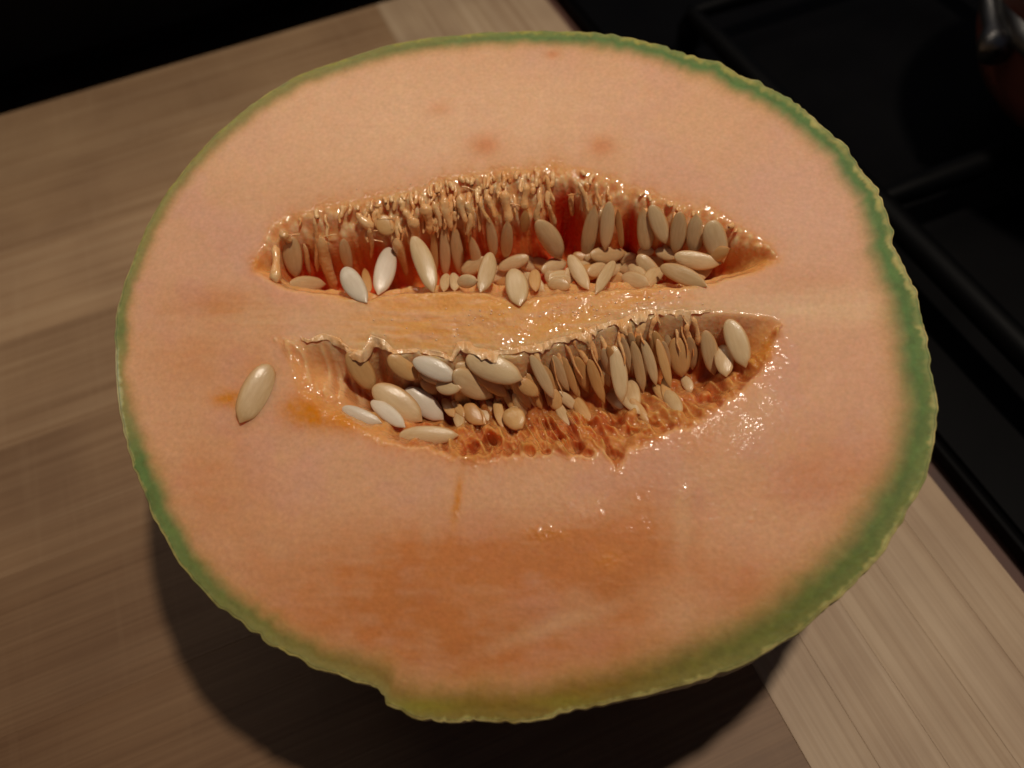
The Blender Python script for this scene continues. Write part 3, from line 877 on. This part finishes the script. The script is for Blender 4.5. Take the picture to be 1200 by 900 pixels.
def fibre(x, y, x2, y2, w1, w2, l1, l2, n=7, wig=1.5):
    global off
    pts = strand_path(x, y, x2, y2, l1, l2, n, wig)
    sc = 0.17 / F
    rad = [max(0.25, (w1 + (w2 - w1) * i / (n - 1)) * random.uniform(0.85, 1.15)) * 0.5 * sc for i in range(n)]
    rad[0] *= 0.55; rad[-1] *= 0.5
    vs, q = tube(pts, rad, 7)
    fv.append(vs); fq.append(q + off); off += len(vs)


for k in range(160):                                     # strings running from the flesh down to the seeds
    x = random.triangular(318, 712, 560) if random.random() < 0.86 else random.uniform(690, 872)
    if abs(x - 662) < 17 and random.random() < 0.85 or abs(x - 741) < 9:
        continue
    yt = np.interp(x, U_TOP[:, 0], U_TOP[:, 1])
    span = np.interp(x, [318, 400, 480, 600, 700, 780, 880], [26, 44, 60, 62, 40, 26, 16])
    f0 = random.random() ** 1.6
    y = yt + 3 + 0.75 * span * f0
    ln = random.uniform(10, 34) * (0.55 + 0.5 * f0) * span / 55
    w1 = random.uniform(3.4, 7.6)
    fibre(x, y, x + random.uniform(-3, 3) + (560 - x) * 0.006, y + ln, w1, w1 * random.uniform(0.45, 0.95), random.uniform(0.0000, 0.0006), random.uniform(0.0003, 0.0013))
for k in range(9):                                      # slack strings lying across the others
    x = random.uniform(330, 680); y = np.interp(x, U_TOP[:, 0], U_TOP[:, 1]) + random.uniform(12, 55); a_ = random.uniform(-0.5, 0.5) + random.choice((0, math.pi))
    fibre(x, y, x + 22 * math.cos(a_), y + 14 * math.sin(a_), 1.8, 1.2, 0.001, 0.001, 8, 4.0)
link('pulp_fibres', make_mesh('pulp_fibres', np.concatenate(fv), np.concatenate(fq)), M['pulp_pale'], melon, 'stuff')

# ------------------------------------------------------------------ seeds and strands of the upper hollow, back to front
for a in ((418, 250, 437, 268, 9, 12), (433, 268, 435, 302, 6, 5), (545, 236, 556, 268, 8, 5), (572, 228, 580, 256, 7, 6), (592, 224, 596, 262, 13, 10), (562, 236, 574, 262, 5, 4),
          (497, 240, 504, 274, 14, 8), (520, 230, 529, 270, 12, 9), (540, 228, 546, 262, 11, 8), (650, 236, 640, 206, 4, 5), (617, 216, 616, 246, 8, 10), (632, 236, 630, 262, 6, 8),
          (644, 240, 648, 268, 6, 8), (508, 236, 516, 268, 7, 6), (474, 246, 484, 266, 9, 10), (678, 214, 690, 250, 5, 4), (699, 214, 704, 242, 5, 4), (552, 258, 549, 284, 7, 5),
          (368, 256, 372, 318, 6, 7), (322, 288, 324, 330, 9, 12), (356, 286, 364, 322, 6, 5), (332, 272, 340, 284, 10, 9)):
    add_strand(*a, mat=random.choice(['pulp_pale', 'pulp_pale', 'pulp_tan']), lift1=0.0018, lift2=0.0012)
S = add_seed
for a in ((508, 270, 511, 318, 9, 2), (724, 245, 729, 290, 9, 2), (616, 246, 614, 272, 12, 2), (572, 254, 579, 300, 13, 0), (595, 258, 593, 302, 15, 0), (551, 276, 561, 318, 13, 0),
          (519, 266, 522, 322, 13, 0), (532, 264, 541, 322, 15, 0), (402, 280, 411, 320, 14, 0), (427, 314, 433, 342, 11, 2), (341, 277, 348, 327, 22, 0), (697, 240, 686, 302, 18, 0),
          (714, 236, 709, 294, 17, 0), (753, 243, 757, 294, 20, 0), (763, 240, 780, 286, 20, 0), (797, 248, 791, 298, 19, 0), (816, 250, 813, 297, 20, 0), (833, 258, 848, 308, 27, 0),
          (443, 252, 460, 274, 22, 2), (629, 258, 658, 304, 25, 0)):
    S(*a[:4], a[4], a[5], tip=random.choice((1, 2)))
for k in range(26):
    x = 560 + 11.2 * k + random.uniform(-6, 6); y = random.uniform(306, 332) - (8 if x > 780 else 0); a_ = random.uniform(-0.9, 0.9)
    S(x - 17 * math.cos(a_), y - 15 * math.sin(a_), x + 17 * math.cos(a_), y + 15 * math.sin(a_), random.uniform(14, 20), random.choice((0, 0, 2)), lift=-0.0006) if x < 842 else None
add_strand(376, 278, 392, 338, 10, 16, 'pulp_tan', 0.0025, 0.0012, knob=15)
add_strand(464, 280, 476, 322, 12, 8, 'pulp_tan', 0.002, 0.0012, knob=14)
add_strand(484, 256, 486, 284, 12, 12, 'pulp_pale', 0.0025, 0.002, knob=14)
add_strand(551, 250, 548, 276, 7, 5, 'pulp_pale', 0.002, 0.002)
for a in ((484, 277, 508, 343, 24, 0), (575, 296, 563, 343, 21, 0), (620, 301, 582, 316, 17, 0), (524, 321, 520, 342, 13, 0), (531, 320, 533, 341, 13, 0), (536, 330, 560, 329, 17, 0),
          (627, 316, 628, 342, 15, 2), (640, 311, 664, 307, 17, 0), (634, 318, 664, 308, 17, 0), (642, 329, 673, 328, 15, 0), (642, 333, 669, 336, 16, 0), (688, 320, 713, 312, 17, 0),
          (712, 327, 732, 325, 15, 2), (727, 307, 745, 298, 15, 0), (691, 299, 735, 296, 20, 0), (747, 297, 767, 294, 13, 0), (720, 306, 698, 345, 15, 0), (667, 299, 690, 340, 18, 0),
          (729, 324, 762, 335, 20, 0), (747, 299, 776, 328, 19, 0), (768, 294, 797, 300, 15, 0), (774, 312, 829, 336, 21, 0), (790, 300, 846, 309, 21, 0), (601, 315, 609, 359, 28, 0),
          (339, 333, 382, 333, 18, 0), (403, 314, 430, 355, 25, 1), (457, 290, 443, 346, 25, 1)):
    S(*a[:4], a[4], a[5])

# ------------------------------------------------------------------ lower hollow
for a in ( (626, 402, 634, 428, 8, 5), (644, 398, 660, 428, 6, 5),
          (668, 392, 690, 430, 9, 6), (684, 384, 700, 424, 9, 6), (700, 380, 712, 420, 7, 5), (733, 378, 722, 408, 12, 8), (735, 376, 744, 404, 9, 6), (752, 370, 748, 402, 12, 9),
          (768, 372, 762, 400, 7, 5), (812, 372, 818, 404, 7, 6), (805, 380, 808, 410, 6, 5)):
    add_strand(*a, mat='pulp_pale', lift1=0.0008, lift2=0.001)
for k in range(34):
    x = 596 + 6.4 * k + random.uniform(-4, 4); y = np.interp(x, L_TOP[:, 0], L_TOP[:, 1]) + random.uniform(30, 50)
    sl = np.interp(x, [590, 700, 810], [0.48, 0.36, 0.2]) + random.uniform(-0.1, 0.1); ln = random.uniform(32, 42)
    S(x - ln * sl * 0.5, y - ln * 0.5 + 8, x + ln * sl * 0.5, y + ln * 0.5 + 8, random.uniform(9, 16), random.choice((0, 2, 2)), lift=-0.0004)
for k in range(9):
    x = 470 + 14 * k + random.uniform(-5, 5); y = random.uniform(436, 478); a_ = random.uniform(0.2, 0.9)
    S(x - 22 * math.cos(a_), y - 22 * math.sin(a_), x + 22 * math.cos(a_), y + 22 * math.sin(a_), random.uniform(17, 24), random.choice((0, 2, 2)), lift=-0.0006)
for k in range(22):
    x = random.uniform(535, 790); y = np.interp(x, [535, 790], [484, 462]) + random.uniform(-14, 16); a_ = random.uniform(0.5, 1.5); h_ = random.uniform(14, 20)
    S(x - h_ * math.cos(a_), y - h_ * math.sin(a_), x + h_ * math.cos(a_), y + h_ * math.sin(a_), random.uniform(12, 20), random.choice((0, 2, 2)), sink=0.0011)
for a in ((455, 417, 490, 445, 23, 2), (408, 412, 438, 458, 27, 2), (494, 445, 512, 462, 17, 2), (622, 416, 649, 468, 16, 0), (618, 438, 631, 465, 13, 2), (648, 416, 667, 459, 14, 0), (659, 418, 677, 465, 11, 2),
          (675, 418, 688, 457, 16, 2), (690, 421, 709, 473, 14, 2), (719, 405, 729, 472, 20, 0), (741, 400, 754, 460, 14, 0), (753, 398, 769, 452, 13, 0), (770, 397, 786, 455, 12, 2), (800, 441, 810, 460, 13, 0),
          (792, 395, 799, 442, 26, 2), (846, 404, 851, 442, 22, 0), (826, 387, 837, 440, 20, 0), (853, 374, 874, 431, 26, 0), (546, 473, 565, 498, 21, 2), (519, 467, 532, 489, 13, 2), (530, 469, 544, 489, 11, 2),
          (607, 445, 631, 464, 19, 2), (592, 482, 612, 502, 26, 2), (511, 452, 541, 455, 18, 0), (484, 422, 535, 445, 25, 1), (531, 435, 579, 466, 30, 0), (546, 419, 613, 445, 34, 0), (401, 478, 448, 496, 18, 1),
          (435, 470, 475, 501, 19, 1), (475, 456, 520, 492, 28, 1), (467, 511, 538, 510, 24, 0), (437, 453, 495, 494, 34, 0)):
    S(*a[:4], a[4], a[5])
fv, fq, off = [], [], 0
for k in range(9):                                       # strings between the lower seeds
    x = random.uniform(610, 806)
    y = np.interp(x, L_TOP[:, 0], L_TOP[:, 1]) + random.uniform(2, 22)
    sl = np.interp(x, [400, 560, 700, 810], [0.35, 0.45, 0.38, 0.12]) + random.uniform(-0.15, 0.15)
    ln = random.uniform(24, 60)
    fibre(x, y, x + ln * sl, y + ln, random.uniform(2.2, 5.0), random.uniform(1.0, 2.2), 0.0001, random.uniform(0.0001, 0.0006), 8, 2.5)
link('pulp_strings', make_mesh('pulp_strings', np.concatenate(fv), np.concatenate(fq)), M['pulp_pale'], melon, 'stuff')

# torn papery skin of the core hanging over the seeds
nx, ny = 420, 22
xs = np.linspace(352, 832, nx)
top = np.interp(xs, L_TOP[:, 0], L_TOP[:, 1])
lobes = fbm(xs / 21, xs * 0, 3, 3)
fing = np.clip(fbm(xs / 7.5, xs * 0 + 4, 5, 2) - 0.42, 0, 1) * 3.2
drop = 1 + 34 * np.clip(lobes - 0.36, 0, 1) * (1 - sstep(600, 660, xs)) + sstep(610, 670, xs) * (1 + 19 * np.clip(fing, 0, 1) ** 1.5)
drop *= sstep(352, 410, xs) * (1 - sstep(806, 832, xs))
start = -5 + 6 * (fbm(xs / 16, xs * 0, 6, 2) - 0.5)
slant = np.interp(xs, [400, 560, 700, 830], [0.2, 0.4, 0.36, 0.1])
hs = []
for x, t_ in zip(xs, top):
    hs.append(min(first_hit((x, t_ - 11), True)[0], first_hit((x, t_ - 6), True)[0] + 0.0006))
hs = np.array(hs)
hs = np.convolve(np.pad(hs, 6, 'edge'), np.ones(13) / 13, 'valid')
sheet_f, sheet_b = np.zeros((nx, ny, 3)), np.zeros((nx, ny, 3))
HH = np.zeros((nx, ny)); XY = np.zeros((nx, ny, 2)); RL = np.zeros((nx, ny))
for i in range(nx):
    for j in range(ny):
        f = j / (ny - 1)
        dy = start[i] + (drop[i] - start[i]) * f
        x_ = xs[i] + slant[i] * max(dy, 0) + 1.5 * math.sin(dy * 0.3 + xs[i] * 0.2)
        y_ = top[i] + dy
        rel_ = float(vnoise(np.array([x_ / 4.0]), np.array([y_ / 16.0]), 4)[0]) - 0.5 + 0.6 * (float(vnoise(np.array([x_ / 17.0]), np.array([y_ / 14.0]), 1)[0]) - 0.5)
        XY[i, j] = x_, y_; RL[i, j] = rel_
        HH[i, j] = min(hs[i] + 0.00006 * max(dy + 2, 0), first_hit((x_, y_))[0] - 0.0003)
for _ in range(10):                                      # drape: pull it smooth, but keep it in front of what it covers
    p_ = np.pad(HH, 1, 'edge')
    HH = np.minimum(HH + 0.0001, (p_[:-2, 1:-1] + p_[2:, 1:-1] + p_[1:-1, :-2] + p_[1:-1, 2:] + 2 * HH) / 6)
for i in range(nx):
    for j in range(ny):
        f = j / (ny - 1)
        h = HH[i, j] + 0.0007 * (RL[i, j] - 0.1) * min(1, 3 * f) + 0.0016 * (1 - min(1, f * 6))
        d = rays([XY[i, j]])[0]
        th = 0.0002 * (1 - 0.8 * f)
        sheet_f[i, j] = CAM + d * (h - th); sheet_b[i, j] = CAM + d * (h + th)
ring = np.concatenate([sheet_f, sheet_b[:, ::-1]], 1)
link('pulp_skin', make_mesh('pulp_skin', ring.reshape(-1, 3), np.concatenate([grid_quads(nx, 2 * ny)])), M['pulp_skin'], melon)

loose = S(316, 427, 281, 496, 36, 0, thick=0.0019, top_level=True)
loose['label'] = 'single loose melon seed lying on the cut face left of the seed hollows'
loose['category'] = 'seed'

# ------------------------------------------------------------------ beads of juice
ico = bmesh.new(); bmesh.ops.create_icosphere(ico, subdivisions=2, radius=1)
iv = np.array([tuple(v.co) for v in ico.verts]); itri = np.array([[v.index for v in f.verts] for f in ico.faces]); ico.free()
jv, jt, off = [], [], 0
spots = [(500, 222, 60, 10, 16), (560, 372, 120, 10, 42), (700, 362, 60, 8, 22), (760, 350, 40, 6, 12), (455, 392, 60, 10, 10),
         (690, 500, 90, 14, 30),
         (600, 470, 40, 20, 14), (725, 420, 60, 30, 18), (480, 300, 60, 30, 14)]
for x, y, sx, sy, n in spots:
    for k in range(n):
        p = (random.gauss(x, sx * 0.7), random.gauss(y, sy * 0.7))
        h, d = first_hit(p)
        if abs(first_hit(p, True)[0] - h) > 1e-6:
            continue
        r = random.uniform(0.00010, 0.00024)
        ctr = np.array(camv + d * h)
        jv.append(ctr + iv * r * np.array([1, 1, 0.6])); jt.append(itri + off); off += len(iv)
link('juice_beads', make_mesh('juice_beads', np.concatenate(jv), None, np.concatenate(jt)), M['juice'], melon, 'stuff')


# ------------------------------------------------------------------ dark things behind the board
def lathe(profile, n=64, axis=(0, 0), cap=True):
    vs = []
    for r, z in profile:
        for k in range(n):
            a = 2 * math.pi * k / n
            vs.append((axis[0] + r * math.cos(a), axis[1] + r * math.sin(a), z))
    return np.array(vs), grid_quads(len(profile), n)


# cooktop: its near edge runs beside the board
ce = on_level([(1095, 540), (1200, 643)], BZ + 0.004)[:, :2]
uo = float(np.mean(ce @ W2))
cook = thing('cooktop', 'black glass cooktop beside the pale end of the cutting board', 'cooktop', (0, 0, BZ))


def slab(name, u0, u1, v0, v1, z0, z1, mat, parent, bev=0.002, zbase=BZ):
    bm = bmesh.new(); bmesh.ops.create_cube(bm, size=1)
    bmesh.ops.scale(bm, vec=(u1 - u0, v1 - v0, z1 - z0), verts=bm.verts)
    bmesh.ops.bevel(bm, geom=list(bm.edges), offset=bev, segments=3, affect='EDGES')
    me = bpy.data.meshes.new(name); bm.to_mesh(me); bm.free()
    for p in me.polygons:
        p.use_smooth = False
    o = link(name, me, mat, parent)
    c = W2 * (u0 + u1) / 2 + W1 * (v0 + v1) / 2
    m4 = rot_main.to_4x4(); m4.translation = (c[0], c[1], (z0 + z1) / 2 - zbase)
    o.matrix_local = m4
    return o


slab('glass_plate', uo, uo + 0.62, v_bot - 0.1, v_top + 0.30, BZ + 0.0002, BZ + 0.008, M['black'], cook)

# gas burner with a cast iron grate
CT_Z = BZ + 0.0082
ub = float(np.mean(on_level([(1000, 185), (1070, 290)], CT_Z + 0.018)[:, :2] @ W2))
pot_xy = np.array([0.205, 0.142])
vb = float(pot_xy @ W1); um = float(pot_xy @ W2)
g0, g1 = um - ub, 0.115


def bar(name, p, q, r, mat, parent):
    """square-ish bar between two (u, v, z) points"""
    P3 = lambda t: (*(W2 * t[0] + W1 * t[1]), t[2] - BZ)
    n = 6
    pts = [np.array(P3(p)) * (1 - f) + np.array(P3(q)) * f for f in np.linspace(0, 1, n)]
    vs, qd = tube(pts, [r * 0.7] + [r] * (n - 2) + [r * 0.7], 8)
    return link(name, make_mesh(name, vs, qd), mat, parent)


gz = CT_Z + 0.016
grate = bar('grate', (um - g0, vb - g1, gz), (um - g0, vb + g1, gz), 0.0042, M['black_gloss'], cook)
for a, b in (((um + g0, vb - g1), (um + g0, vb + g1)), ((um - g0, vb - g1), (um + g0, vb - g1)), ((um - g0, vb + g1), (um + g0, vb + g1)),
             ((um - g0, vb), (um - 0.03, vb)), ((um + g0, vb), (um + 0.03, vb)), ((um, vb - g1), (um, vb - 0.03)), ((um, vb + g1), (um, vb + 0.03))):
    bar('grate_bar', (*a, gz), (*b, gz), 0.0042, M['black_gloss'], cook)
for su in (-1, 1):
    for sv in (-1, 1):
        bar('grate_foot', (um + su * g0, vb + sv * g1, gz - 0.002), (um + su * g0, vb + sv * g1, CT_Z + 0.0002), 0.0045, M['black_gloss'], cook)
vs, q = lathe([(0.0, 0.0003), (0.028, 0.0003), (0.03, 0.004), (0.024, 0.008), (0.0, 0.0085)], 40, (pot_xy[0], pot_xy[1]))
vs[:, 2] += CT_Z - BZ
link('burner_cap', make_mesh('burner_cap', vs, q), M['black'], cook)

# dark red saucepan on the burner, in the far right corner
PZ = gz + 0.0044
pot = thing('saucepan', 'dark red saucepan with a steel side handle standing on the burner grate', 'saucepan', (pot_xy[0], pot_xy[1], PZ))
vs, q = lathe([(0.0, 0.0), (0.050, 0.0), (0.058, 0.004), (0.062, 0.014), (0.064, 0.062), (0.067, 0.064), (0.064, 0.066), (0.0, 0.066)])
link('pot_body', make_mesh('pot_body', vs, q), M['red_pot'], pot)
vs, q = lathe([(0.065, 0.0665), (0.068, 0.069), (0.055, 0.075), (0.03, 0.08), (0.0, 0.082)])
lid = link('lid', make_mesh('lid', vs, q), M['red_pot'], pot)
vs, q = lathe([(0.0, 0.082), (0.005, 0.082), (0.005, 0.089), (0.013, 0.092), (0.015, 0.097), (0.011, 0.102), (0.0, 0.104)], 32)
link('knob', make_mesh('knob', vs, q), M['steel'], lid)
rel = lambda p, z: on_level([p], z)[0] - np.array([pot_xy[0], pot_xy[1], PZ])
k0 = rel((1168, 62), 0.03)
wall_pt = np.array([-0.0635 * math.cos(0.15), 0.0635 * math.sin(0.15), k0[2] + 0.004])
vs, q = tube([k0 + (k0 - wall_pt) * 0.02, k0, k0 * 0.75 + wall_pt * 0.25, k0 * 0.5 + wall_pt * 0.5, wall_pt], [0.001, 0.0052, 0.0048, 0.003, 0.0035], 16)
link('handle_lug', make_mesh('handle_lug', vs, q), M['steel'], pot)
h0, h1 = rel((1182, -10), 0.036), rel((1204, 44), 0.036)
vs, q = tube([wall_pt + np.array([0.002, 0.02, 0.004]), h0, h0 * 0.5 + h1 * 0.5, h1, np.array([-0.058, -0.024, h1[2]])], [0.003, 0.0042, 0.0046, 0.0042, 0.003], 14)
link('side_handle', make_mesh('side_handle', vs, q), M['steel'], pot)

# black appliance standing on the counter behind the board at the left
app = thing('kitchen_appliance', 'black kitchen appliance standing behind the far edge of the cutting board', 'appliance', (0, 0, BZ))
slab('housing', u_joint - 0.66, uo - 0.006, v_top + 0.026, v_top + 0.33, BZ + 0.012, BZ + 0.26, M['black'], app, 0.012)
for du in (-0.60, -0.10):
    for dv in (0.08, 0.30):
        slab('foot', u_joint + du - 0.012, u_joint + du + 0.012, v_top + dv - 0.012, v_top + dv + 0.012, BZ + 0.0003, BZ + 0.0118, M['grey'], app, 0.001)
print('cap', u_edge - u_joint, 'HD', HD, 'CAM', CAM, 'seeds', len(bvhs))
